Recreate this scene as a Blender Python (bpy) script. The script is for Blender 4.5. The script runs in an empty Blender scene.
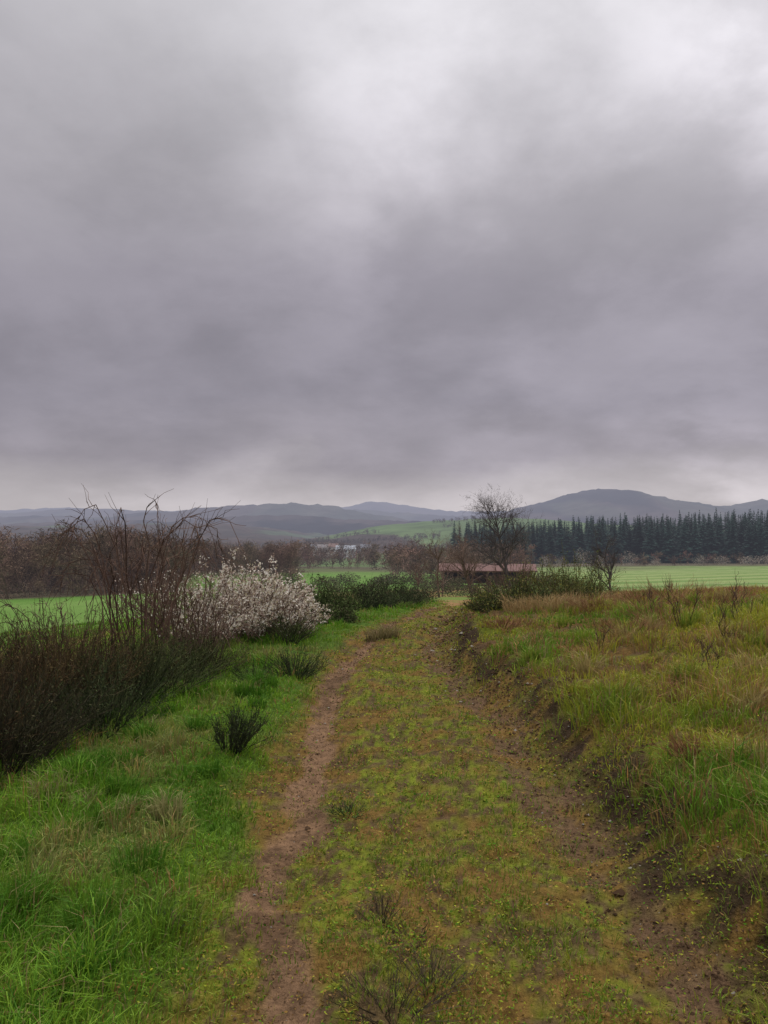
import bpy, math, numpy as np
from mathutils import Vector
S=bpy.context.scene
R=np.random.default_rng(7)
# ------------------------------------------------------------ helpers
def hsh(ix,iy,s):
    h=(ix.astype(np.int64)*374761393+iy.astype(np.int64)*668265263+s*144269504)&0xffffffff
    h=((h^(h>>13))*1274126177)&0xffffffff
    h=((h^(h>>15))*2246822519)&0xffffffff
    return ((h^(h>>16))&0xffffff)/float(0xffffff)
def vn(x,y,s=0):
    x=np.asarray(x,float);y=np.asarray(y,float)
    ix=np.floor(x);iy=np.floor(y);fx=x-ix;fy=y-iy
    fx=fx*fx*(3-2*fx);fy=fy*fy*(3-2*fy)
    a=hsh(ix,iy,s);b=hsh(ix+1,iy,s);c=hsh(ix,iy+1,s);d=hsh(ix+1,iy+1,s)
    return (a*(1-fx)+b*fx)*(1-fy)+(c*(1-fx)+d*fx)*fy
def fbm(x,y,s=0,o=4):
    x=np.asarray(x,float);y=np.asarray(y,float)
    t=0;a=.5;n=0
    for i in range(o):
        t=t+a*vn(x*.8-y*.6,x*.6+y*.8,s+i*17);n+=a;a*=.5;x=x*2.03+3.1;y=y*2.03+1.7
    return t/n
def sst(a,b,x):
    t=np.clip((x-a)/(b-a),0,1);return t*t*(3-2*t)
def mix(a,b,t):
    t=np.asarray(t)[...,None];return np.asarray(a)*(1-t)+np.asarray(b)*t
def mk(name,V,F,C,mat,smooth=False,parent=None):
    V=np.ascontiguousarray(V,np.float32).reshape(-1,3);F=np.ascontiguousarray(F,np.int32)
    k=F.shape[1]
    me=bpy.data.meshes.new(name)
    me.vertices.add(len(V));me.vertices.foreach_set("co",V.ravel())
    me.loops.add(F.size);me.loops.foreach_set("vertex_index",F.ravel())
    me.polygons.add(len(F));me.polygons.foreach_set("loop_start",np.arange(0,F.size,k,dtype=np.int32))
    me.update(calc_edges=True)
    me.polygons.foreach_set("use_smooth",np.full(len(F),smooth))
    if C is not None:
        at=me.color_attributes.new("Col",'FLOAT_COLOR','POINT')
        c=np.ones((len(V),4),np.float32);c[:,:3]=C
        at.data.foreach_set("color",c.ravel())
    me.materials.append(mat)
    ob=bpy.data.objects.new(name,me);S.collection.objects.link(ob)
    if parent: ob.parent=parent
    return ob
# ------------------------------------------------------------ materials
def painted_haze_group():
    g=bpy.data.node_groups.new("painted_haze",'ShaderNodeTree')
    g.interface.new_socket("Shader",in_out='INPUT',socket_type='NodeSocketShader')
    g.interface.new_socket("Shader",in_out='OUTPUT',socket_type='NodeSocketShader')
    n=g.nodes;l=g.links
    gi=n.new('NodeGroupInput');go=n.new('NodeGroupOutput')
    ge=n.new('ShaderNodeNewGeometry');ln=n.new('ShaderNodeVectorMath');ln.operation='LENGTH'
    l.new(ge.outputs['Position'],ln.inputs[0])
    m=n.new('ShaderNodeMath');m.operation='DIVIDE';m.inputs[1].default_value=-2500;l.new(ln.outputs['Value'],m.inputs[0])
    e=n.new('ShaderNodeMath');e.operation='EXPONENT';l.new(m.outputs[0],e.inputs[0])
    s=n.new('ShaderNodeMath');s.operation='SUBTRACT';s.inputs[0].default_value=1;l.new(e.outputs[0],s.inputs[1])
    em=n.new('ShaderNodeEmission');em.inputs[0].default_value=(.325,.33,.41,1)  # aerial haze painted into surfaces as a glow growing with distance from origin
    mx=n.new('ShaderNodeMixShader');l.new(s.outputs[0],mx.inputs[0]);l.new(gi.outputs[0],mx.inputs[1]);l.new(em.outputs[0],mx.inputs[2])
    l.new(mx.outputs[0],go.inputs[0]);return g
HG=painted_haze_group()
def vmat(name,trans=.0,rough=.7,spec=.25,nscale=6,namp=.35,bump=0,bscale=40,painted_haze=True):
    m=bpy.data.materials.new(name);m.use_nodes=True;n=m.node_tree.nodes;l=m.node_tree.links
    b=n['Principled BSDF'];out=n['Material Output']
    a=n.new('ShaderNodeVertexColor');a.layer_name="Col"
    ge=n.new('ShaderNodeNewGeometry')
    nz=n.new('ShaderNodeTexNoise');nz.inputs['Scale'].default_value=nscale;nz.inputs['Detail'].default_value=5
    nz.inputs['Roughness'].default_value=.65
    l.new(ge.outputs['Position'],nz.inputs['Vector'])
    mr=n.new('ShaderNodeMapRange');mr.inputs[1].default_value=.25;mr.inputs[2].default_value=.75
    mr.inputs[3].default_value=1-namp;mr.inputs[4].default_value=1+namp
    l.new(nz.outputs['Fac'],mr.inputs[0])
    vm=n.new('ShaderNodeVectorMath');vm.operation='SCALE';l.new(a.outputs['Color'],vm.inputs[0]);l.new(mr.outputs[0],vm.inputs['Scale'])
    l.new(vm.outputs[0],b.inputs['Base Color'])
    b.inputs['Roughness'].default_value=rough;b.inputs['Specular IOR Level'].default_value=spec
    sh=b.outputs[0]
    if bump:
        n2=n.new('ShaderNodeTexNoise');n2.inputs['Scale'].default_value=bscale;n2.inputs['Detail'].default_value=5
        l.new(ge.outputs['Position'],n2.inputs['Vector'])
        bp=n.new('ShaderNodeBump');bp.inputs['Strength'].default_value=bump;bp.inputs['Distance'].default_value=.03
        l.new(n2.outputs['Fac'],bp.inputs['Height']);l.new(bp.outputs[0],b.inputs['Normal'])
    if trans:
        t=n.new('ShaderNodeBsdfTranslucent');l.new(vm.outputs[0],t.inputs[0])
        mx=n.new('ShaderNodeMixShader');mx.inputs[0].default_value=trans
        l.new(sh,mx.inputs[1]);l.new(t.outputs[0],mx.inputs[2]);sh=mx.outputs[0]
    if painted_haze:
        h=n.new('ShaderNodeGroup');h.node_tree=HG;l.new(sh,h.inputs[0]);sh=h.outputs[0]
    l.new(sh,out.inputs['Surface']);return m
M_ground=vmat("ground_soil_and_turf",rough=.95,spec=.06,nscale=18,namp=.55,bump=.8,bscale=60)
M_grass=vmat("grass_blades",trans=.35,rough=.6,spec=.10,nscale=1.5,namp=.25,painted_haze=False)
M_moss=vmat("moss",trans=.15,rough=.9,spec=.05,nscale=9,namp=.4,painted_haze=False)
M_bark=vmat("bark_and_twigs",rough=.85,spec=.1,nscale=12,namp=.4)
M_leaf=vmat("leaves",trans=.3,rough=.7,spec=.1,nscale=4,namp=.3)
M_petal=vmat("blossom_petals",trans=.35,rough=.6,spec=.2,nscale=5,namp=.15,painted_haze=False)
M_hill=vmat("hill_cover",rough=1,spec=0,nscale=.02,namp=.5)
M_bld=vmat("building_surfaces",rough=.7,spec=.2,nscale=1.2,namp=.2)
# ------------------------------------------------------------ terrain
TY=np.array([8,12,20,40,80,120,240,500,1000,2000,7000.])
TU=np.array([-.5,-.25,0,.25,.5])
TP=np.array([[0,0,0,0,0],
 [680,634,627,621,611],
 [655,618,607,604,597],
 [628,608,598,595,592],
 [602,594,590,583,579],
 [592,582,583,575,571],
 [577,568,566,564,562],
 [560,557,556,556,556],
 [548,546,545,545,545],
 [535,534,533,533,533],
 [525,525,525,525,525]],float)
TZ=1.6-(TP-520)*TY[:,None]/800
TZ[0]=[-.32,-.03,0,.12,.38]
LY=np.log(TY)
fl=np.linspace(LY[0],LY[-1],400);fu=np.linspace(-.6,.6,121)
TG=np.array([[0.0]*len(TU)]*400)
for j in range(len(TU)): TG[:,j]=np.interp(fl,LY,TZ[:,j])
rel=TG/np.exp(fl)[:,None]
k=np.hanning(25);k/=k.sum()
pad=np.pad(rel,((12,12),(0,0)),'edge');rel=np.array([np.convolve(pad[:,j],k,'valid') for j in range(len(TU))]).T
TG=rel*np.exp(fl)[:,None]
FG=np.array([np.interp(fu,TU,TG[i]) for i in range(400)])
k2=np.hanning(21);k2/=k2.sum()
FG=np.array([np.convolve(np.pad(r,(10,10),'edge'),k2,'valid') for r in FG])
def base(X,Y):
    Ye=np.clip(Y,8,6900)
    a=(np.log(Ye)-fl[0])/(fl[-1]-fl[0])*399;b=(np.clip(X/Ye,-.599,.599)+.6)/1.2*120
    i=np.clip(a.astype(int),0,398);j=np.clip(b.astype(int),0,119);fa=a-i;fb=b-j
    return (FG[i,j]*(1-fa)+FG[i+1,j]*fa)*(1-fb)+(FG[i,j+1]*(1-fa)+FG[i+1,j+1]*fa)*fb
PY=[-15,0,2.5,4,5.3,7,8.5,10.5,13,18,25,40,60]
def xl(Y): return np.interp(Y,PY,[-.3,-.34,-.36,-.44,-.50,-.50,-.46,-.28,.12,.95,2.0,4.0,6.5])+.03*np.sin(Y*1.3)
def xr(Y): return np.interp(Y,PY,[1.2,1.15,1.08,1.0,.93,.81,.70,.66,.85,1.6,2.7,4.8,7.5])+.04*np.sin(Y*1.1+1)
def near(Y,a=25,b=45): return 1-sst(a,b,Y)
def H(X,Y):
    X=np.asarray(X,float);Y=np.asarray(Y,float)
    z=base(X,Y);f=near(Y)
    wob=(fbm(X*2,Y*2,5,3)-.5)*.25
    z=z-f*.04*np.exp(-((X-xl(Y)+wob*.4)/.14)**2)-f*.07*np.exp(-((X-xr(Y)+wob)/.2)**2)
    z=z+f*.20*sst(.15,.6,X-xr(Y)+wob*1.6)+f*.05*sst(.2,.6,xl(Y)-X+wob)
    z=z+f*((fbm(X*.9,Y*.9,1,4)-.5)*.14+(fbm(X*5,Y*5,2,3)-.5)*.07*(1+1.3*sst(.1,.5,X-xr(Y))))
    z=z+near(Y,9,14)*(fbm(X*22,Y*22,3,3)-.5)*.035
    z=z+sst(60,300,Y)*(fbm(X*.012,Y*.012,4,3)-.5)*2.5
    return z
def Hs(x,y): return float(H(np.array([x]),np.array([y]))[0])
def zones(X,Y):
    wob=(fbm(X*2.5,Y*2.5,5,4)-.5)
    wv=.115*(.65+.8*fbm(X*.4,Y*.9,6,3))
    dl=np.exp(-((X-xl(Y)+wob*.32)/wv)**2)*near(Y,28,40)
    dr=np.exp(-((X-xr(Y)+wob*.5)/(.15))**2)*near(Y,28,40)
    left=sst(.15,.5,xl(Y)-X+wob*.6)
    right=sst(.15,.55,X-xr(Y)+wob*.8)
    return dl,dr,left,right
DIRT=np.array([.17,.10,.056]);DARK=np.array([.035,.022,.013])
GL=np.array([.08,.165,.016]);GY=np.array([.19,.22,.022]);RU=np.array([.21,.125,.034]);STR=np.array([.32,.255,.11])
def ground_col(X,Y):
    dl,dr,left,right=zones(X,Y)
    n1=fbm(X*1.7,Y*1.7,11,5);n2=fbm(X*7,Y*7,12,4);n3=fbm(X*25,Y*25,13,3)
    c=mix(RU*.62,GY*.64,sst(.4,.6,n1*.4+n2*.6))
    c=mix(c,DIRT*.48,sst(.48,.6,n3*.5+n2*.5)*.9)
    c=mix(c,GL*.6,left*.9)
    c=mix(c,mix(GY*.5,RU*.5,sst(.4,.6,n1)),right)
    c=mix(c,DIRT*(.5),right*sst(.48,.62,n2)*.8)
    d=np.clip(dl*1.25*(.5+1.1*(n2-.2)),0,1);c=mix(c,mix(DIRT,DIRT*.6,sst(.4,.6,n1*.5+n2*.5)),sst(.3,.75,d))
    d=np.clip(dr*(.45+1.6*(n2-.3)),0,1);c=mix(c,DIRT*.6,sst(.3,.7,d)*.9)
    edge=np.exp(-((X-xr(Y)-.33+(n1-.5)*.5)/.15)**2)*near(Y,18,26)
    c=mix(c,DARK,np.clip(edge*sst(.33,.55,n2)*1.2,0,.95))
    big=fbm(X*.05,Y*.05,21,4)
    u=X/np.maximum(Y,8)
    rough=mix([.12,.165,.035],[.22,.13,.055],sst(.38,.56,fbm(X*.35,Y*.35,22,4)))
    f=rough
    st_=np.sin((Y*.9-X*.35+5*fbm(X*.03,Y*.03,24,2))*.55)
    fieldR=mix([.105,.175,.045],[.20,.25,.09],np.clip(.5+.6*st_+.9*(big-.5),0,1))
    tram=(np.abs(((Y*.94-X*.33+6*fbm(X*.02,Y*.02,25,2))%17)-8.5)<.45)
    fieldR=mix(fieldR,[.32,.32,.17],tram*.7)
    f=mix(f,fieldR,sst(26,34,Y+(big-.5)*10)*sst(.1,.16,u))
    fieldL=mix([.08,.165,.025],[.12,.20,.045],sst(.3,.7,big*.6+.4*fbm(X*.5,Y*.2,28,3)))
    f=mix(f,fieldL,sst(16,24,Y)*sst(-3.5,-6,X)*1.0)
    f=mix(f,fieldL,sst(75,82,Y)*(1-sst(.1,.16,u)))
    wd=mix([.06,.055,.03],[.09,.065,.04],big)
    f=mix(f,wd,sst(84,90,Y)*(1-sst(-.27,-.22,u)))
    far=mix([.085,.13,.045],[.075,.06,.04],sst(.42,.52,fbm(X*.006,Y*.006,26,3)))
    f=mix(f,far,sst(160,230,Y+60*(big-.5)))
    c=mix(c,f,np.maximum(sst(20,30,Y),sst(12,18,Y)*sst(-4,-6,X)))
    return c
Yr=np.concatenate([np.linspace(-14,1.45,60),np.exp(np.linspace(math.log(1.5),math.log(7000),720))])
s=np.linspace(-1,1,580);uc=1.4*s*(.35+.65*s*s)
YY=Yr[:,None]+0*uc[None];XX=uc[None]*np.sqrt(Yr**2+36)[:,None]
Z=H(XX,YY);C=ground_col(XX,YY)
nr,nc=XX.shape;idx=np.arange(nr*nc).reshape(nr,nc)
F=np.stack([idx[:-1,:-1],idx[:-1,1:],idx[1:,1:],idx[1:,:-1]],-1).reshape(-1,4)
mk("ground",np.stack([XX,YY,Z],-1),F,C.reshape(-1,3),M_ground,True)
# ------------------------------------------------------------ grass
def blades(P,h,w,lean,la,C,tipc=1.15):
    n=len(P);az=R.uniform(0,math.tau,n)
    sd=np.stack([np.cos(az),np.sin(az),0*az],-1)*(w/2)[:,None]
    ld=np.stack([np.cos(la),np.sin(la),0*la],-1)
    up=np.array([0,0,1.])
    V=np.empty((n,5,3))
    V[:,0]=P-sd;V[:,1]=P+sd
    mid=P+up*(h*.58)[:,None]+ld*(h*lean*.3)[:,None]
    V[:,2]=mid-sd*.8;V[:,3]=mid+sd*.8
    V[:,4]=P+up*(h*(1-.35*lean))[:,None]+ld*(h*lean)[:,None]
    F=np.array([[0,1,3],[0,3,2],[2,3,4]])[None]+5*np.arange(n)[:,None,None]
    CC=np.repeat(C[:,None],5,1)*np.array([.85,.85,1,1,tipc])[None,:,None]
    return V.reshape(-1,3),F.reshape(-1,3),CC.reshape(-1,3)
def samp(n,y0,y1,ul=.62):
    Y=np.exp(R.uniform(math.log(y0),math.log(y1),n));X=R.uniform(-ul,ul,n)*(Y+.8)
    return X,Y
def mix2(a,b,t): return a*(1-t)+b*t
def grass(name,ncl,per,y0,y1):
    X,Y=samp(ncl,y0,y1)
    dl,dr,left,right=zones(X,Y)
    n1=fbm(X*1.3,Y*1.3,31,4);n2=fbm(X*4,Y*4,32,3)
    lush=left*(1-dl)
    edge=np.exp(-((X-xr(Y)-.33+(n1-.5)*.5)/.17)**2)
    keep=R.random(ncl)<np.clip(lush*1.0+right*.9*(.3+1.3*sst(.35,.6,n2))*(1-.75*edge)+(1-left)*(1-right)*.30*sst(.45,.6,n2),0,1)*(1-np.clip(dl*1.05,0,1))*(1-dr*.6)
    X,Y,left,right,n1,n2=[a[keep] for a in (X,Y,left,right,n1,n2)]
    m=len(X)
    hh=mix2(.04,mix2(.05,.14,sst(.45,.7,n2)),left)
    hh=mix2(hh,mix2(.07,.22,sst(.35,.7,n1))*.9,right)
    hh=hh*R.uniform(.6,1.4,m)
    n9=fbm(X*.9,Y*.9,33,3)
    cl=mix([.065,.165,.013],[.155,.28,.026],sst(.35,.65,n1));cl=mix(cl,STR*.85,(sst(.60,.69,n9))*.6)
    cr=mix([.10,.20,.018],[.27,.28,.032],sst(.34,.58,fbm(X*.8+5,Y*.8,34,4)));
    cm=mix([.11,.21,.018],[.23,.24,.03],R.random(m))
    c=mix(mix(cm,cl,left),cr,right)*R.uniform(.75,1.25,(m,1))
    dead=R.random(m)<(.05+.18*right*sst(.4,.6,n9)*2);c[dead]=np.array([.30,.185,.075])*R.uniform(.6,1.2,(dead.sum(),1))
    rep=lambda a:np.repeat(a,per,0)
    rad=rep(.03+.02*n2+.0035*Y);an=R.uniform(0,math.tau,m*per);rr=rad*np.sqrt(R.random(m*per))*1.6
    PX=rep(X)+np.cos(an)*rr;PY_=rep(Y)+np.sin(an)*rr
    P=np.stack([PX,PY_,H(PX,PY_)-.008],-1)
    h=rep(hh)*R.uniform(.5,1.25,m*per);w=.0026+.00072*rep(Y)*R.uniform(.7,1.3,m*per)
    lean=np.clip(R.normal(.55,.3,m*per),0,1.3)
    la=an+R.normal(0,.6,m*per)
    Cb=rep(c)*R.uniform(.8,1.25,(m*per,1))*np.stack([R.uniform(.85,1.2,m*per),np.ones(m*per),R.uniform(.8,1.2,m*per)],-1)
    dd=R.random(m*per)<.06;Cb[dd]=STR*R.uniform(.6,1.1,(dd.sum(),1))
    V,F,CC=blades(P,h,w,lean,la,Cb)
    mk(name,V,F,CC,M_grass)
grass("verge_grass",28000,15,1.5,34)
def quads(P,size,C,flat=.4,asp=.6):
    n=len(P);a=R.normal(size=(n,3));a[:,2]*=flat;a/=np.linalg.norm(a,axis=1)[:,None]
    b=R.normal(size=(n,3));b[:,2]*=flat;b-=a*(a*b).sum(1)[:,None];b/=np.linalg.norm(b,axis=1)[:,None]
    a=a*size[:,None];b=b*(size*asp)[:,None]
    V=np.stack([P-a,P-b*.8+a*.1,P+a,P+b*.8+a*.1],1)
    F=np.arange(4)[None]+4*np.arange(n)[:,None]
    return V.reshape(-1,3),F,np.repeat(C,4,0)
n=220000;X,Y=samp(n,1.5,26,.62)
dl,dr,left,right=zones(X,Y);n2=fbm(X*8,Y*8,41,4);n1=fbm(X*1.5,Y*1.5,42,3)
p=(1-.8*left)*(1-.55*right)*(1-np.clip(dl*.95,0,.85))*(1-dr*.55)*sst(.40,.54,n2)
kk=R.random(n)<p;X,Y,n1,n2=X[kk],Y[kk],n1[kk],n2[kk];m=len(X)
c=mix([.125,.195,.016],[.28,.27,.03],R.random(m));t=R.random(m)
c=mix(c,RU*1.2,((t<.22)|((n1>.54)&(t<.55)))*1.0);c[R.random(m)<.2]=[.08,.18,.016]
P=np.stack([X,Y,H(X,Y)+R.uniform(0,.028,m)*sst(.4,.65,n2)+.003],-1)
V,F,CC=quads(P,(.0035+.0009*Y)*R.uniform(.5,1.5,m),c*R.uniform(.6,1.3,(m,1)),.6)
mk("moss",V,F,CC,M_moss)
n=95000;X,Y=samp(n,1.5,20,.62);dl,dr,left,right=zones(X,Y);n2=fbm(X*5,Y*5,45,3)
kk=R.random(n)<(1-left)*(1-right)*(1-np.clip(dl*1.05,0,.9))*(1-dr*.5)*sst(.42,.6,n2)
X,Y=X[kk],Y[kk];m=len(X);c=mix([.09,.19,.016],[.30,.27,.06],R.random(m))
V,F,CC=blades(np.stack([X,Y,H(X,Y)-.003],-1),R.uniform(.012,.055,m),.002+.00055*Y,R.uniform(.2,1.2,m),R.uniform(0,6.28,m),c)
mk("path_grass",V,F,CC,M_grass)
n=80000;X,Y=samp(n,1.5,26,.62);dl,dr,left,right=zones(X,Y);n2=fbm(X*2.2,Y*2.2,47,4)
kk=R.random(n)<(right*sst(.42,.6,n2)*.9+(1-left)*(1-right)*.28+left*.02)
X,Y=X[kk],Y[kk];m=len(X);c=mix([.28,.165,.06],[.06,.036,.02],R.random(m))
V,F,CC=quads(np.stack([X,Y,H(X,Y)+R.uniform(0,.04,m)*.8],-1),(.004+.0009*Y)*R.uniform(.6,1.9,m),c,.5,.3)
mk("dead_leaf_litter",V,F,CC,M_moss)
# clods and gravel
n=24000;Y=np.exp(R.uniform(math.log(1.5),math.log(20),n));side=R.random(n)<.4
X=np.where(side,xl(Y)+R.normal(0,.10,n),xr(Y)+R.normal(.2,.22,n))
sz=(.0016+.00045*Y)*np.exp(R.normal(0,.55,n))*np.where(side,.8,1.3)
O=np.array([[1,0,0],[0,1,0],[-1,0,0],[0,-1,0],[0,0,.6],[0,0,-.6]])[None]*R.uniform(.6,1.3,(n,6,1))*sz[:,None,None]
V=O+np.stack([X,Y,H(X,Y)+sz*.1],-1)[:,None]
F=np.array([[0,1,4],[1,2,4],[2,3,4],[3,0,4],[1,0,5],[2,1,5],[3,2,5],[0,3,5]])[None]+6*np.arange(n)[:,None,None]
c=DIRT*R.uniform(.45,1.1,(n,1))*np.where(side,1,.6)[:,None];c[R.random(n)<.04]=[.27,.24,.2]
mk("gravel",V,F.reshape(-1,3),np.repeat(c,6,0),M_moss)
# ------------------------------------------------------------ twigs
def segmesh(A,B,r0,r1,C):
    A=np.asarray(A,float);B=np.asarray(B,float);n=len(A)
    d=B-A;L=np.linalg.norm(d,axis=1)[:,None]+1e-9;d/=L
    ref=np.where(np.abs(d[:,2:3])<.9,np.array([[0,0,1.]]),np.array([[1.,0,0]]))
    u=np.cross(d,ref);u/=np.linalg.norm(u,axis=1)[:,None];v=np.cross(d,u)
    V=np.empty((n,6,3))
    for i in range(3):
        a=math.tau*i/3;o=u*math.cos(a)+v*math.sin(a)
        V[:,i]=A+o*np.reshape(r0,(-1,1));V[:,3+i]=B+o*np.reshape(r1,(-1,1))
    T=[]
    for i in range(3):
        j=(i+1)%3;T+=[[i,j,3+j],[i,3+j,3+i]]
    F=np.array(T)[None]+6*np.arange(n)[:,None,None]
    return V.reshape(-1,3),F.reshape(-1,3),np.repeat(C,6,0)
def polys(P,r,tap,C):
    n,k,_=P.shape;t=np.linspace(1,tap,k)
    r0=(r[:,None]*t[None,:-1]).ravel();r1=(r[:,None]*t[None,1:]).ravel()
    return P[:,:-1].reshape(-1,3),P[:,1:].reshape(-1,3),r0,r1,np.repeat(C,k-1,0)
def join(parts):
    V=[];F=[];C=[];o=0
    for v,f,c in parts:
        V.append(v);F.append(f+o);C.append(c);o+=len(v)
    return np.concatenate(V),np.concatenate(F),np.concatenate(C)
def q2t(v,f,c): return v,np.concatenate([f[:,[0,1,2]],f[:,[0,2,3]]]),c
def shrub(name,X,Y,w,h,n,c1,c2,rad=.004,twigs=6,tl=.3,up=.5,leaf=None,nleaf=0,ls=.01,arch=False,sink=.03,dx=0,leafbias=None,mat=None,basew=.12,k=7,round_=.35,hmin=.5,lasp=.8,wig=.014):
    z=Hs(X,Y)-sink;an=R.uniform(0,math.tau,n);q=np.sqrt(R.random(n))
    out=np.stack([np.cos(an),np.sin(an),0*an],-1)
    t=np.linspace(0,1,k)[None,:,None]
    b=np.array([X,Y,z])+out*(w*basew*q*1.5)[:,None]
    hh=h*R.uniform(hmin,1,n)*(1-round_*q**2)
    if arch:
        hh=h*R.uniform(.55,1.02,n);reach=w*.5*R.uniform(.3,1.1,n)
        zz=hh[:,None]*(1-(1-1.55*t[...,0])**2)*1.0
        kneel=R.random(n)<.45;zz[kneel]=hh[kneel,None]*t[...,0]**.85
        reach[kneel]*=.45
        P=b[:,None]+out[:,None]*(reach[:,None,None]*t**1.1)
        P[...,2]+=zz
        P+=np.cumsum(R.normal(0,.02*h,(n,k,3)),1)*(t>0)
    else:
        reach=w*.5*q
        P=b[:,None]+out[:,None]*(reach[:,None,None]*t**(1+up))
        P[...,2]+=hh[:,None]*t[...,0]
        P+=np.cumsum(R.normal(0,wig*h,(n,k,3)),1)*(t>0)
    P[...,0]+=dx*t[...,0]**1.3
    C=mix(c1,c2,R.random(n))*R.uniform(.7,1.3,(n,1))
    A=[polys(P,rad*R.uniform(.8,1.4,n),.35,C)]
    m=n*twigs;si=R.integers(0,n,m);ki=R.integers(max(1,k//3),k-1,m);fr=R.random(m)[:,None]
    o=P[si,ki]*(1-fr)+P[si,ki+1]*fr;d=P[si,ki+1]-P[si,ki];d/=np.linalg.norm(d,axis=1)[:,None]+1e-9
    d=d+R.normal(0,.45,(m,3));d[:,2]+=.35 if not arch else .1;d/=np.linalg.norm(d,axis=1)[:,None]
    L=h*tl*R.uniform(.3,1,m);tt=np.linspace(0,1,4)[None,:,None]
    Q=o[:,None]+d[:,None]*L[:,None,None]*tt+R.normal(0,.02*h*tl*3,(m,4,3))*tt
    if not arch: Q[...,2]+=(L[:,None]*.2*tt[...,0]**2)
    Ct=mix(c1,c2,R.random(m))*R.uniform(.7,1.3,(m,1))
    A.append(polys(Q,np.full(m,rad*.55),.4,Ct))
    A=[np.concatenate([a[i] for a in A]) for i in range(5)]
    parts=[segmesh(*A)]
    if nleaf:
        i=R.integers(0,m,nleaf);f=R.random(nleaf)
        pp=Q[i,2]*(1-f[:,None])+Q[i,3]*f[:,None]+R.normal(0,ls*1.3,(nleaf,3))
        if leafbias is not None:
            kp=R.random(nleaf)<leafbias(pp);pp=pp[kp]
        c=np.asarray(leaf)[R.integers(0,len(leaf),len(pp))]*R.uniform(.75,1.15,(len(pp),1))
        lo=q2t(*quads(pp,ls*R.uniform(.6,1.3,len(pp)),c,1,lasp))
        if mat is not None:
            e=bpy.data.objects.new(name,None);S.collection.objects.link(e)
            mk("branches",*parts[0],M_bark,parent=e);mk("blossom",*lo,mat,parent=e);return e
        parts.append(lo)
    V,F,CC=join(parts)
    return mk(name,V,F,CC,M_bark)
DB1=[.026,.023,.014];DB2=[.058,.050,.022]
GB1=[.04,.06,.018];GB2=[.08,.11,.027]
BR1=[.10,.058,.042];BR2=[.17,.11,.08]
tints=[(1,1,1),(1.5,1.05,1.0),(.95,1.35,1.0),(1.7,1.3,1.1),(1,1,1),(1.1,1.5,1),(1.6,1.1,1.1),(1.2,1.2,1),(1.3,1.5,1)]
for (x,y,w,h,n_),tn in zip([(-2.6,5.4,.9,.66,190),(-3.15,5.7,1.1,1.0,200),(-2.25,6.25,.9,.56,160),(-2.85,6.7,1.1,.98,190),(-3.7,6.9,1.3,1.05,170),(-2.2,7.2,.9,.62,160),(-2.75,7.7,1.1,.76,150),(-3.6,8.0,1.3,.8,130),(-1.95,8.1,.75,.42,120)],tints):
    tn=np.array(tn)
    shrub("broom_bush",x,y,w,h,n_,DB1*tn,DB2*tn,.0045,7,.36,.5,leaf=[DB2*tn,DB1*tn,np.array([.036,.042,.015])*tn],nleaf=2600,ls=.014,lasp=.3,basew=.20,hmin=.35,round_=.3,dx=R.normal(0,.12))
shrub("broom_bush",-1.03,5.45,.32,.38,60,[.02,.025,.012],[.05,.055,.02],.0038,7,.3,.3,leaf=[[.03,.04,.015]],nleaf=900,ls=.011,lasp=.35,dx=.06)
shrub("broom_bush",-1.28,7.9,.40,.26,50,DB1,GB1,.004,5,.3,leaf=[GB2],nleaf=400,ls=.01,lasp=.4)
shrub("broom_bush",-.92,8.2,.62,.36,70,DB1,GB1,.004,6,.3,leaf=[GB1,DB2],nleaf=600,ls=.01,lasp=.4)
shrub("broom_bush",-1.25,10.6,.7,.42,60,DB2,GB1,.005,6,.3,leaf=[GB2,DB2],nleaf=600,ls=.012,lasp=.4)
for x,y,w,h,n_ in [(.03,2.62,.34,.15,50),(.16,2.75,.26,.13,40),(-.01,3.2,.2,.16,24),(.10,3.05,.2,.1,18)]:
    shrub("heather_tuft",x,y,w,h,n_,[.035,.03,.02],[.09,.065,.04],.0018,5,.4)
shrub("heather_tuft",-.20,4.4,.2,.08,40,[.03,.04,.015],[.07,.08,.03],.0022,5,.4,leaf=[GB2],nleaf=250,ls=.006)
shrub("heather_tuft",-.85,3.1,.2,.12,30,[.03,.04,.015],[.07,.08,.03],.002,5,.4)
W=[[.74,.67,.58],[.62,.52,.45],[.80,.75,.66],[.34,.24,.19],[.50,.44,.30]]
def fb(p): return np.clip(.15+.85*sst(-3.0,-2.3,p[:,0]),0,1)*sst(.0,.4,p[:,2]+.15)
shrub("blackthorn_blossom_shrub",-2.12,11.2,1.45,1.20,130,BR1,BR2,.007,16,.15,.1,leaf=W,nleaf=15000,ls=.018,leafbias=fb,mat=M_petal,basew=.3,round_=.5,hmin=.35)
shrub("blackthorn_blossom_shrub",-1.62,11.3,.85,.88,70,BR1,BR2,.006,14,.16,.1,leaf=W,nleaf=6500,ls=.017,mat=M_petal,basew=.3,round_=.5,hmin=.35)
shrub("blackthorn_blossom_shrub",-2.75,11.5,1.4,1.1,90,BR1,BR2,.007,12,.2,.15,leaf=W,nleaf=6000,ls=.017,leafbias=fb,mat=M_petal,basew=.28,round_=.4)
shrub("dog_rose_shrub",-2.65,8.7,2.1,1.80,44,[.085,.048,.034],[.14,.085,.06],.0068,10,.22,arch=True,k=10,dx=.15)
shrub("dog_rose_shrub",-2.3,9.5,1.6,1.05,44,[.09,.055,.04],[.15,.10,.075],.0055,9,.22,arch=True,k=10)
shrub("dog_rose_shrub",-3.6,9.0,1.7,1.0,34,[.09,.05,.04],[.14,.09,.07],.0055,8,.2,arch=True,k=10)
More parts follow.
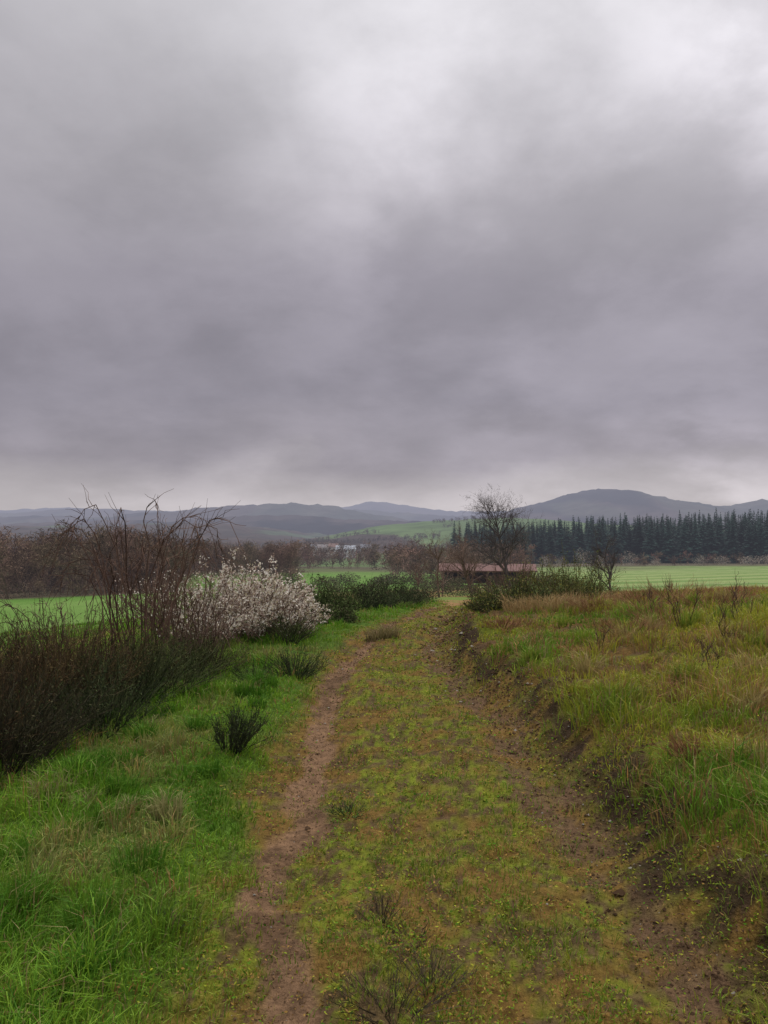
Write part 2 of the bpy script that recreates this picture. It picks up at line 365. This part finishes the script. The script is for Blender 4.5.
shrub("dog_rose_shrub",-1.95,8.6,1.0,.55,50,[.08,.05,.035],[.13,.08,.06],.005,8,.25,arch=True,k=8)
for x,y,w,h,g in [(-1.15,14.0,.8,.82,1),(-.95,14.6,.7,.66,1),(-.35,18.5,.95,.72,0),(.15,20,1.1,.80,0),(.65,22,.9,.6,0),(-.1,19.3,.7,.5,1),(-2.6,17,1.3,.55,0),(-.75,13.2,.4,.3,1)]:
    shrub("broom_bush",x,y,w,h,110,GB1 if g else [.03,.035,.015],GB2 if g else [.055,.068,.024],.007,7,.28,.3,leaf=[GB2 if g else GB1,DB2,[.055,.075,.02]],nleaf=1700,ls=.024,lasp=.5,basew=.25,round_=.5)
RB=[(1.72,12.6,.6,.36,0,120),(2.1,12.9,.9,.55,0,120),(2.75,13.3,1.0,.75,1,110),(3.35,14.2,.9,.98,1,100),(2.5,14.8,1.1,1.02,2,80),(3.9,15.5,.6,.55,0,60),(3.1,13.0,.7,.4,0,80)]
for x,y,w,h,g,n_ in RB:
    shrub("broom_bush",x,y,w,h,n_,[DB1,GB1,BR1][g],[GB2,[.15,.14,.035],BR2][g],.006,7,.26,.3,leaf=[GB2,[.17,.16,.03],DB2,[.12,.09,.035]],nleaf=[1700,1900,400][g],ls=.018,lasp=.5,basew=.25,round_=.5,hmin=.35)
def tuft(name,x,y,r,h,n,c1,c2,w=.004):
    an=R.uniform(0,6.28,n);q=r*np.sqrt(R.random(n));PX=x+np.cos(an)*q;PYY=y+np.sin(an)*q
    V,F,CC=blades(np.stack([PX,PYY,H(PX,PYY)-.01],-1),h*R.uniform(.4,1.1,n),np.full(n,w+.0006*y),np.clip(R.normal(.5,.3,n),0,1.2),an+R.normal(0,.7,n),mix(c1,c2,R.random(n)))
    mk(name,V,F,CC,M_grass)
tuft("dry_grass_tuft",2.45,12.2,.65,.32,1100,[.26,.16,.07],[.42,.31,.15])
tuft("dry_grass_tuft",-.02,10.9,.22,.24,350,[.15,.13,.05],[.26,.2,.1])
tuft("dry_grass_tuft",3.2,12.9,.7,.3,800,[.26,.16,.07],[.38,.27,.13])
for i in range(20):
    yy=R.uniform(13,24);xx=yy*R.uniform(.24,.48)
    tuft("dry_grass_tuft",xx,yy,R.uniform(.4,.9),.22,280,*[([.20,.12,.055],[.34,.22,.10]),([.22,.09,.045],[.32,.15,.07])][i%2])
for i in range(36):
    yy=R.uniform(3.2,13);xx=xr(yy)+.6+R.random()*yy*.32
    tuft("grass_tussock",xx,yy,R.uniform(.06,.16),R.uniform(.12,.3),150,*[([.10,.19,.02],[.28,.29,.05]),([.22,.165,.06],[.38,.30,.12])][i%3==0],.0028)
for i in range(40):
    yy=R.uniform(2.3,9);xx=xl(yy)-.55-R.random()*yy*.25
    tuft("grass_tussock",xx,yy,R.uniform(.05,.14),R.uniform(.10,.2),150,*[([.04,.12,.01],[.10,.22,.02]),([.18,.17,.06],[.30,.27,.12])][i%5==0],.0028)
for x,y,h in [(3.25,8.9,.68),(3.75,8.6,.5),(3.15,7.4,.42),(4.4,9.9,.55),(2.7,6.6,.35),(3.7,11.5,.45),(2.1,7.8,.28),(3.4,10,.45)]:
    shrub("dead_weed_stalk",x,y,h*.5,h,4,[.06,.036,.026],[.11,.065,.045],.0052,10,.3,.1,hmin=.6,wig=.035,k=8)
for x,y,w,h in [(3.9,12,.9,.35),(4.9,13.5,1.2,.4),(3.3,9.8,.6,.25),(5.5,15,1.3,.45),(1.45,9.8,.5,.2),(2.6,8.6,.6,.25),(2.1,5.6,.4,.14),(1.7,4.4,.35,.12),(4.4,10.8,.9,.3),(3.0,11.4,.7,.28)]:
    shrub("dead_bracken",x,y,w,h,50,[.17,.08,.04],[.29,.155,.075],.004,6,.5,.2)
# ------------------------------------------------------------ bare trees
def treesegs(hh,spread,seed,levels=4,kids=(8,6,5,3),lean=(0,0),rt=.02,tf=.3,gnarl=.13,tw=.12):
    rg=np.random.default_rng(seed);A=[];B=[];r0=[];r1=[]
    def grow(p,d,L,r,lev):
        ns=6 if lev==0 else (4 if lev<3 else 2);pts=[p]
        for i in range(ns):
            d=d+rg.normal(0,gnarl,3)+np.array([lean[0],lean[1],.05 if lev else 0])*(.1);d=d/np.linalg.norm(d)
            q=p+d*L/ns;a=r*(1-.75*i/ns);b=r*(1-.75*(i+1)/ns)
            A.append(p);B.append(q);r0.append(a);r1.append(b);p=q;pts.append((p,d))
        if lev>=levels:return
        for j in range(kids[lev]):
            t=rg.uniform(tf if lev==0 else .25,1);k_=min(ns,max(1,int(t*ns+.5)));pp,dd=pts[k_]
            a=rg.normal(size=3);a-=dd*a.dot(dd);a/=np.linalg.norm(a)
            an=rg.uniform(.45,.95)*spread;nd=dd*math.cos(an)+a*math.sin(an);nd[2]+=.15
            nd/=np.linalg.norm(nd)
            grow(pp,nd,L*rg.uniform(.45,.72)*(1.05-.35*t),max(r*(1-.7*t)*.7,rt*tw*hh/6),lev+1)
    grow(np.zeros(3),np.array([lean[0],lean[1],1.]),hh*.62,rt*hh,0)
    A=np.array(A);B=np.array(B);zmax=B[:,2].max();s_=hh/zmax
    return A*s_,B*s_,np.array(r0),np.array(r1)
def bare_tree(name,X,Y,hh,seed,c1,c2,**kw):
    A,B,a,b=treesegs(hh,kw.pop('spread',1),seed,**kw);o=np.array([X,Y,Hs(X,Y)-.1])
    V,F,C=segmesh(A+o,B+o,a,b,mix(c1,c2,R.random(len(A))))
    mk(name,V,F,C,M_bark)
TB1=[.05,.038,.035];TB2=[.09,.07,.06]
bare_tree("bare_oak_tree",8.9,56,7.9,21,TB1,TB2,lean=(-.22,0),kids=(16,9,6,4),spread=1.25,rt=.022,tf=.22,tw=.17,gnarl=.11)
bare_tree("bare_birch_tree",3.1,45,4.1,5,BR1,BR2,kids=(9,7,5,3),rt=.022,spread=1.1,tw=.2)
bare_tree("bare_birch_tree",5.3,48,4.8,8,BR1,BR2,kids=(9,7,5,3),rt=.022,spread=1.1,tw=.2)
bare_tree("bare_willow_tree",9.9,35,3.2,11,TB1,TB2,kids=(11,8,6,3),spread=1.0,rt=.022,tf=.05,tw=.15)
bare_tree("bare_willow_tree",4.4,60,3.9,12,BR1,BR2,kids=(9,6,5,3),spread=1,tf=.1,tw=.22)
bare_tree("bare_birch_tree",7.2,66,5.2,15,BR1,BR2,kids=(9,7,4,3),spread=1,tf=.1,tw=.2)
bare_tree("bare_birch_tree",2.2,52,3.4,16,BR1,BR2,kids=(9,7,4,3),spread=1,tf=.1,tw=.22)
# ------------------------------------------------------------ woods (merged)
def tmpl_bare(seed,hh,kids=(9,6,4,0),lv=3,m=700,q0=.12,q1=.42,mn=.018):
    A,B,a,b=treesegs(hh,1.15,seed,levels=lv,kids=kids,rt=.012,tf=.12)
    a=np.maximum(a,mn*1.4);b=np.maximum(b,mn)
    v,f,c=segmesh(A,B,a,b,np.ones((len(A),3)))
    i=R.integers(len(A)//5,len(A),m);p=B[i]+R.normal(0,.45,(m,3));g=m//7;p[:g]=np.stack([R.normal(0,1.2,g),R.normal(0,1.2,g),R.uniform(.1,2.2,g)],-1)
    v2,f2,c2=q2t(*quads(p,R.uniform(q0,q1,m),np.ones((m,3))*R.uniform(.7,1.5,(m,1)),1,.16))
    return join([(v,f,c),(v2,f2,c2)])
TB=[tmpl_bare(100+i,8) for i in range(6)]
TL=[tmpl_bare(150+i,8,(8,4,0,0),2,170,.3,.8,.04) for i in range(6)]
def spruce(seed,hh):
    rg=np.random.default_rng(seed);V=[];F=[];C=[];o=0
    v,f,c=segmesh([[0,0,0]],[[0,0,hh]],np.array([.2]),np.array([.02]),np.array([[1.2,.7,.6]]));V.append(v);F.append(f);C.append(c);o=len(v)
    z=hh*rg.uniform(.02,.06);ww=rg.uniform(.18,.27)
    while z<hh*.99:
        t=z/hh;r=(1-t)**.75*hh*ww+.06;nb=int(6+6*(1-t));ph=rg.uniform(0,6.28)
        for i in range(nb):
            a=ph+math.tau*i/nb+rg.normal(0,.2);rr=r*rg.uniform(.55,1.2);w=rr*.28+.08
            d=np.array([math.cos(a),math.sin(a),0]);s_=np.array([-d[1],d[0],0])
            zz=z+rg.uniform(-.2,.2);droop=rr*rg.uniform(.05,.4)
            v=np.array([d*.05+[0,0,zz+.15],d*rr*.55+s_*w+[0,0,zz-droop*.6],d*rr+[0,0,zz-droop+.1],d*rr*.55-s_*w+[0,0,zz-droop*.6],d*rr*.5+[0,0,zz-.0]])
            V.append(v);F.append(np.array([[0,1,4],[4,1,2],[4,2,3],[0,4,3]])+o);o+=5
            C.append(np.ones((5,3))*rg.uniform(.55,1.5))
        z+=hh*.03*rg.uniform(.8,1.2)
    return np.concatenate(V),np.concatenate(F),np.concatenate(C)
TS=[spruce(200+i,15) for i in range(7)]
def forest(name,T,pos,scl,cols,mat,zf=None):
    parts=[]
    for (x,y),s_,c in zip(pos,scl,cols):
        v,f,cc=T[R.integers(len(T))];a=R.uniform(0,6.28);ca,sa=math.cos(a),math.sin(a)
        w=s_*R.uniform(.85,1.25)
        vv=np.stack([(v[:,0]*ca-v[:,1]*sa)*w+x,(v[:,0]*sa+v[:,1]*ca)*w+y,v[:,2]*s_+(Hs(x,y) if zf is None else zf(x,y))-.3],-1)
        parts.append((vv,f,cc*np.asarray(c)))
    return mk(name,*join(parts),mat)
pos=[];scl=[]
for r in range(9):
    y=226+r*5
    for x in np.arange(.140*y-r*1.5,.85*y,2.35):
        if R.random()<.05: continue
        e_=.78+.13*sst(.15,.32,x/y)+.09*(fbm(x*.03,y*.03,91,3)-.5)*2
        pos.append((x+R.normal(0,1),y+R.normal(0,2)+12*math.sin(x*.03)));scl.append((e_+.02*r)*np.clip(R.normal(1,.06),.75,1.12))
forest("spruce_forest",TS,pos,scl,[np.array([.026,.052,.042])*R.uniform(.6,1.6) for _ in pos],M_leaf)
def scatter(n,x0,x1,y0,y1):
    yy=R.uniform(y0,y1,n);xx=(R.uniform(x0,x1,n)-384)/800*yy
    return list(zip(xx,yy))
BRN=lambda:np.array([.14,.085,.06])*R.uniform(.5,1.4)*np.array([1,R.uniform(.9,1.2),1])
def wood(n,x0,x1,y0,y1,s0,s1,name="bare_woodland",col=BRN,T=TB,mat=M_bark):
    p=scatter(n,x0,x1,y0,y1);forest(name,T,p,R.uniform(s0,s1,n),[col() for _ in p],mat)
wood(250,-200,170,86,150,.65,1.15)
wood(110,150,300,130,220,.55,.95)
wood(240,180,440,200,440,.6,1.05,T=TL)
wood(120,390,530,130,250,.45,.85,T=TL)
wood(50,500,800,206,222,.2,.5,T=TL)
wood(260,-100,470,480,800,.8,1.3,T=TL)
wood(16,75,112,440,480,.9,1.15,"spruce_forest",lambda:np.array([.02,.04,.028]),TS,M_leaf)
wood(40,455,530,170,235,.4,.7,"spruce_forest",lambda:np.array([.03,.05,.038]),TS,M_leaf)
wood(14,20,60,180,200,.5,.65,"spruce_forest",lambda:np.array([.025,.04,.028]),TS,M_leaf)
def puff(name,x,y,r,h,n,cols):
    z=Hs(x,y);d=R.normal(size=(n,3));d/=np.linalg.norm(d,axis=1)[:,None];q=R.random(n)**.4
    p=np.array([x,y,z+h*.5])+d*q[:,None]*np.array([r,r,h*.55])*(.55+.9*fbm(d[:,0]*2.5+x,d[:,2]*2.5+y,3,2))[:,None]
    c=np.asarray(cols)[R.integers(0,len(cols),n)]*R.uniform(.7,1.2,(n,1))
    v=q2t(*quads(p,R.uniform(.6,1.4,n)*r*.05,c,1,.5));mk(name,*v,M_leaf)
for x,y,r,h in [(583,200,2.6,4.2),(600,200,1.6,3),(630,200,2.2,3.8),(545,200,1.8,3),(560,196,1.5,2.6),(700,205,2,2.6),(722,205,2,2.5),(750,203,3,2.4),(768,203,2.5,2.6),(655,205,1.5,2)]:
    puff("blossoming_hedge_shrub",(x-384)/800*y,y,r,h,800,[[.46,.40,.34],[.30,.24,.19],[.14,.13,.10]])
for x,y,r,h in [(300,75,1.5,1.0),(335,70,1.2,1.0),(455,50,1.1,1.0),(475,42,.8,.7),(425,38,.8,.7),(405,33,.7,.6),(250,40,1.3,1.0),(365,60,1.2,1.1),(530,75,1.6,1.3),(440,80,1.6,1.5),(460,72,1.4,1.3),(515,60,1.3,1.1),(545,70,1.6,1.4),(390,100,2,1.6),(345,105,2,1.6),(415,90,1.8,1.5),(575,62,1,.8),(495,55,1,.9),(445,64,1.2,1.1),(430,72,1.3,1.2),(380,85,1.6,1.3),(325,92,1.8,1.4),(290,98,2,1.6),(270,85,1.6,1.3)]:
    puff("hedge_shrub",(x-384)/800*y,y,r,h,1300,[[.06,.065,.03],[.10,.07,.045],[.045,.05,.025],[.12,.11,.055]])
# ------------------------------------------------------------ hills
def ridge(name,Yc,pts,foot,zf_py,colf,seed,amp,nx=420,x0=-700,x1=1500,frq=.012):
    px=[p[0] for p in pts];py=[p[1] for p in pts]
    xs=np.linspace(x0,x1,nx);pr=np.interp(xs,px,py)
    kk_=np.hanning(7);kk_/=kk_.sum();pr=np.convolve(np.pad(pr,3,'edge'),kk_,'valid')
    zc=1.6+(520-pr)*Yc/800;Xc=(xs-384)/800*Yc
    zf=1.6+(520-zf_py)*Yc*foot/800
    t=np.linspace(0,1.6,60);YY=Yc*(foot+(1-foot)*t)
    prof=np.where(t<1,sst(0,1.0,t),1-.6*sst(1,1.7,t))
    Xg=Xc[None]+0*YY[:,None];Yg=YY[:,None]+0*Xg
    Zg=zf+(zc[None]-zf)*prof[:,None]
    Zg=Zg+(fbm(Xg*frq*.15,Yg*frq*.15,seed,4)-.5)*amp*5*(prof[:,None])*(t[:,None]<.95)+(fbm(Xg*frq*3.5,Yg*frq*1.5,seed+5,4)-.5)*amp*2
    i=np.arange(60*nx).reshape(60,nx)
    F=np.stack([i[:-1,:-1],i[:-1,1:],i[1:,1:],i[1:,:-1]],-1).reshape(-1,4)
    mk(name,np.stack([Xg,Yg,Zg],-1),F,colf(Xg,Yg).reshape(-1,3),M_hill,True)
    def zfun(x,y):
        tt=(y/Yc-foot)/(1-foot);zz=np.interp(x,Xc,zc);return float(zf+(zz-zf)*sst(0,1,tt))
    return zfun
def fw(X,Y):
    w=mix([.010,.012,.016],[.055,.042,.040],sst(.35,.65,fbm(X*.012,Y*.004,51,4)))
    return mix(w,[.06,.07,.05],.5*sst(.60,.65,fbm(X*.003,Y*.0012,57,3)))
def ff(a,b,f,th=.5):
    def g(X,Y):
        n=fbm(X*f,Y*f*.5,52,3);w=mix([.03,.03,.026],[.07,.048,.04],fbm(X*.03,Y*.02,53,3))
        return mix(w,mix(a,b,vn(X*f*.7,Y*f*.4,54)),sst(th-.02,th+.02,n))
    return g
def fE(X,Y):
    g=ff([.065,.11,.04],[.11,.15,.06],.005,.46)(X,Y);w=mix([.05,.045,.03],[.10,.07,.05],fbm(X*.03,Y*.02,53,3))
    return mix(w,g,sst(-.09,-.06,X/Y+.03*(fbm(X*.01,Y*.01,3,3)-.5)))
ridge("distant_hills",5200,[(-700,510),(0,511),(60,508),(130,511),(250,512),(340,508),(360,504),(378,501),(400,505),(440,511),(520,514),(700,512),(900,508),(1500,512)],.7,530,fw,1,14)
ridge("wooded_hills",3400,[(-700,512),(0,514),(50,511),(110,509),(150,512),(260,512),(330,509),(400,513),(450,517),(520,520),(1500,525)],.75,535,fw,12,9)
ridge("wooded_hills",2400,[(-700,518),(-200,514),(0,519),(60,518),(100,519),(140,515),(190,511),(235,506),(275,504),(305,505),(340,509),(370,514),(400,519),(430,526),(520,535),(1500,540)],.7,540,fw,2,9)
ridge("wooded_hills",2400,[(-700,540),(400,535),(450,523),(500,516),(525,507),(550,501),(572,494),(590,490),(606,489),(622,492),(640,497),(660,502),(690,507),(722,510),(738,505),(752,503),(775,505),(790,504),(850,508),(1000,515),(1500,510)],.6,540,fw,3,9)
ridge("wooded_hills",1650,[(-700,528),(0,525),(70,522),(120,520),(170,521),(220,518),(270,515),(310,517),(350,520),(400,521),(460,523),(520,525),(1500,530)],.75,545,fw,8,6)
ridge("wooded_hills",1200,[(-700,520),(-100,527),(0,530),(60,527),(100,528),(150,526),(200,524),(240,527),(280,533),(320,539),(400,544),(1500,548)],.6,545,ff([.05,.065,.045],[.07,.09,.05],.004,.62),4,5)
zE=ridge("green_hillside",1000,[(-700,560),(150,556),(250,551),(300,543),(340,533),(380,526),(420,522),(470,519),(520,518),(600,524),(800,532),(1500,532)],.55,556,fE,5,2)
p=[]
for (x0,y0,x1,y1) in [(320,700,440,740),(330,820,480,850),(380,620,520,650),(250,600,330,640),(400,900,530,960),(270,720,330,760)]:
    for t in np.linspace(0,1,110):
        if fbm(t*5,y0,9,2)<.36: continue
        y=y0+(y1-y0)*t+R.normal(0,4);p.append((((x0+(x1-x0)*t)-384)/800*y+R.normal(0,1.5),y))
forest("bare_woodland",TL,p,R.uniform(.35,.75,len(p)),[BRN()*.5 for _ in p],M_bark,zE)
# ------------------------------------------------------------ buildings
def boxm(name,c,s_,col,parent,rot=0):
    x,y,z=[a/2 for a in s_];v=np.array([[i*x,j*y,k_*z] for i in(-1,1) for j in(-1,1) for k_ in(-1,1)])
    v=v+np.array(c);F=np.array([[0,1,3,2],[4,6,7,5],[0,4,5,1],[2,3,7,6],[0,2,6,4],[1,5,7,3]])
    return mk(name,v,F,np.tile(col,(8,1)),M_bld,parent=parent)
def gable(name,L,Wd,z0,rise,th,col,parent,over=.3):
    x=L/2+over;y=Wd/2+over;d=rise*over/(Wd/2)
    v=[]
    for sx in(-x,x):
        v+=[[sx,-y,z0-d],[sx,0,z0+rise],[sx,y,z0-d],[sx,-y,z0-d+th],[sx,0,z0+rise+th],[sx,y,z0-d+th]]
    F=[[0,6,7,1],[1,7,8,2],[3,4,10,9],[4,5,11,10],[0,3,9,6],[2,8,11,5],[0,1,4,3],[1,2,5,4],[6,9,10,7],[7,10,11,8]]
    return mk(name,np.array(v),np.array(F),np.tile(col,(12,1)),M_bld,parent=parent)
def house(name,X,Y,z,L,Wd,hw,rise,wall,roof,rot):
    e=bpy.data.objects.new(name,None);S.collection.objects.link(e)
    boxm("walls",(0,0,hw/2-1.5),(L,Wd,hw+3),wall,e)
    v=np.array([[sx,sy,sz] for sx in(-L/2,L/2) for sy,sz in((-Wd/2,hw),(Wd/2,hw),(0,hw+rise-.05))])
    mk("gables",v,np.array([[0,1,2],[3,5,4]]),np.tile(wall,(6,1)),M_bld,parent=e)
    gable("roof",L,Wd,hw+.02,rise,.15,roof,e)
    nw=max(2,int(L/3))
    for i in range(nw):
        boxm("window",(-L/2+L*(i+.5)/nw,-Wd/2-.02,hw*.6),(1.1,.08,1.2),[.03,.035,.045],e)
    boxm("door",(-L/2+L/nw,-Wd/2-.02,1.05),(1,.09,2.1),[.08,.05,.03],e)
    boxm("chimney",(L*.25,0,hw+rise+.2),(.6,.6,1.0),[.2,.12,.09],e)
    e.location=(X,Y,z);e.rotation_euler=(0,0,rot)
for x,y,L,h,wl,rf in [(308,452,8,3.4,[.6,.6,.6],[.13,.14,.17]),(322,462,6,3.2,[.5,.48,.45],[.16,.14,.14]),(346,455,11,2.6,[.62,.62,.62],[.33,.35,.39]),(293,468,6,3.4,[.45,.4,.36],[.12,.07,.06]),(334,474,6,3.6,[.55,.53,.5],[.15,.09,.075]),(366,476,6,3,[.5,.5,.48],[.12,.12,.14]),(278,472,5,3,[.5,.48,.46],[.13,.13,.15])]:
    X=(x-384)/800*y;house("farmhouse",X,y,Hs(X,y)+2.6,L,6.5,h,1.9,wl,rf,R.normal(.1,.35))
e=bpy.data.objects.new("open_barn",None);S.collection.objects.link(e)
L=9.6;D=5.5;hb=1.8
RED=[.115,.05,.042];WD=[.05,.032,.025]
gable("roof",L,D,hb,.5,.10,RED,e,.45)
boxm("back_wall",(0,D/2-.1,hb/2),(L,.12,hb-.02),WD,e)
for i in range(7):
    boxm("post",(-L/2+.15+i*(L-.3)/6,-D/2+.15,hb/2-.1),(.18,.18,hb-.1),[.14,.085,.06],e)
for sx in(-1,1): boxm("side_wall",(sx*(L/2-.06),.2,hb/2),(.12,D-.9,hb-.05),[.12,.06,.05],e)
boxm("front_beam",(0,-D/2+.15,hb-.12),(L-.02,.16,.14),[.13,.07,.055],e)
boxm("hay_bales",(1.5,.8,.6),(3,1.6,1.0),[.25,.19,.09],e)
bx=(487-384)/800*88;e.location=(bx,88,Hs(bx,88)-.05);e.rotation_euler=(0,0,-.12)
# ------------------------------------------------------------ world
w=bpy.data.worlds.new("World");S.world=w;w.use_nodes=True;n=w.node_tree.nodes;l=w.node_tree.links;n.clear()
SE,SA=math.radians(52),math.radians(25)
def nd(t,**k):
    x=n.new(t)
    for a,b in k.items(): setattr(x,a,b)
    return x
def math_(op,a,b=None,c=None,clamp=False):
    x=nd('ShaderNodeMath',operation=op,use_clamp=clamp)
    for i,v in enumerate((a,b,c)):
        if v is None: continue
        if isinstance(v,(int,float)): x.inputs[i].default_value=v
        else: l.new(v,x.inputs[i])
    return x.outputs[0]
tc=nd('ShaderNodeTexCoord');dirv=tc.outputs['Generated']
sp=nd('ShaderNodeSeparateXYZ');l.new(dirv,sp.inputs[0]);z=math_('MAXIMUM',sp.outputs[2],0)
inv=math_('DIVIDE',1,math_('ADD',z,.40))
sv=nd('ShaderNodeVectorMath',operation='SCALE');l.new(dirv,sv.inputs[0]);l.new(inv,sv.inputs['Scale'])
def noise(sc,det,rough,dist,off):
    a=nd('ShaderNodeVectorMath',operation='ADD');l.new(sv.outputs[0],a.inputs[0]);a.inputs[1].default_value=off
    x=nd('ShaderNodeTexNoise');x.inputs['Scale'].default_value=sc;x.inputs['Detail'].default_value=det
    x.inputs['Roughness'].default_value=rough;x.inputs['Distortion'].default_value=dist;l.new(a.outputs[0],x.inputs['Vector']);return x.outputs['Fac']
nA=noise(1.7,7,.52,.0,(3,1,0));nB=noise(2.6,8,.54,.15,(7.3,2,5));nC=noise(7,6,.6,.0,(1,9,2))
zw=math_('ADD',z,math_('MULTIPLY',math_('SUBTRACT',nA,.5),math_('MULTIPLY',math_('MINIMUM',math_('MULTIPLY',z,9),1),.20)))
cr=nd('ShaderNodeValToRGB');l.new(zw,cr.inputs[0])
def lin(c): return tuple(((v/255+.055)/1.055)**2.4 if v>10 else v/255/12.92 for v in c)+(1,)
st=[(0,(192,186,189)),(.025,(192,186,190)),(.05,(180,174,179)),(.085,(157,151,160)),(.15,(146,141,151)),(.27,(154,149,158)),(.38,(171,167,173)),(.48,(187,184,189)),(.58,(205,203,207)),(.75,(236,236,238)),(1,(252,252,254))]
el=cr.color_ramp.elements
el[0].position=0;el[0].color=lin(st[0][1]);el[1].position=1;el[1].color=lin(st[-1][1])
for p_,c in st[1:-1]:
    q=el.new(p_);q.color=lin(c)
def contrast(x,lo,hi,a,b):
    m=nd('ShaderNodeMapRange',interpolation_type='SMOOTHSTEP');l.new(x,m.inputs[0])
    for i,v in enumerate((lo,hi,a,b)): m.inputs[i+1].default_value=v
    return m.outputs[0]
nBc=contrast(nB,.34,.66,0,1)
mod=math_('ADD',math_('ADD',.90,math_('MULTIPLY',nBc,.20)),math_('MULTIPLY',math_('SUBTRACT',nC,.5),.20))
def lobe(px,py,k_,s_):
    v=Vector(((px-384)/800,1,(520-py)/800)).normalized()
    d=nd('ShaderNodeVectorMath',operation='DOT_PRODUCT');l.new(dirv,d.inputs[0]);d.inputs[1].default_value=v
    return math_('MULTIPLY',math_('POWER',math_('MAXIMUM',d.outputs['Value'],0),k_),s_)
lb=math_('ADD',math_('ADD',lobe(810,40,110,.85),lobe(420,130,75,.46)),lobe(600,100,40,.14))
lb=math_('MULTIPLY',lb,math_('ADD',.4,math_('MULTIPLY',nBc,.8)))
lb=math_('ADD',lb,math_('MULTIPLY',math_('ADD',lobe(720,440,120,.34),lobe(500,425,300,.25)),contrast(nA,.44,.56,0,1)))
lb=math_('SUBTRACT',lb,math_('ADD',lobe(640,300,60,.05),lobe(0,60,12,.11)))
mod=math_('ADD',mod,lb)
zen=math_('ADD',1,math_('MULTIPLY',math_('MINIMUM',math_('MAXIMUM',math_('SUBTRACT',z,.56),0),.35),3.4))
mod=math_('MULTIPLY',mod,zen)
cs=nd('ShaderNodeVectorMath',operation='SCALE');l.new(cr.outputs[0],cs.inputs[0]);l.new(mod,cs.inputs['Scale'])
b1=nd('ShaderNodeBackground');l.new(cs.outputs[0],b1.inputs[0]);b1.inputs[1].default_value=1.05
sk=nd('ShaderNodeTexSky');sk.sky_type='NISHITA';sk.sun_disc=False;sk.sun_elevation=SE;sk.sun_rotation=SA
b2=nd('ShaderNodeBackground');l.new(sk.outputs[0],b2.inputs[0]);b2.inputs[1].default_value=.06
mx=nd('ShaderNodeMixShader');mx.inputs[0].default_value=.95;l.new(b2.outputs[0],mx.inputs[1]);l.new(b1.outputs[0],mx.inputs[2])
wo=nd('ShaderNodeOutputWorld');l.new(mx.outputs[0],wo.inputs[0])
sd=bpy.data.lights.new("sun",'SUN');sd.energy=1.5;sd.angle=math.radians(20);sd.color=(1,.95,.86)
so=bpy.data.objects.new("sun",sd);S.collection.objects.link(so)
dv=Vector((math.sin(SA)*math.cos(SE),math.cos(SA)*math.cos(SE),math.sin(SE)))
so.rotation_euler=dv.to_track_quat('Z','Y').to_euler()
cd=bpy.data.cameras.new("camera");cd.sensor_fit='VERTICAL';cd.sensor_height=24;cd.lens=24*800/1024;cd.clip_end=20000;cd.clip_start=.05
co=bpy.data.objects.new("camera",cd);S.collection.objects.link(co);co.location=(0,0,1.62)
co.rotation_euler=(math.radians(90.57),0,0);S.camera=co
S.view_settings.view_transform='Standard';S.view_settings.look='None';S.view_settings.exposure=0
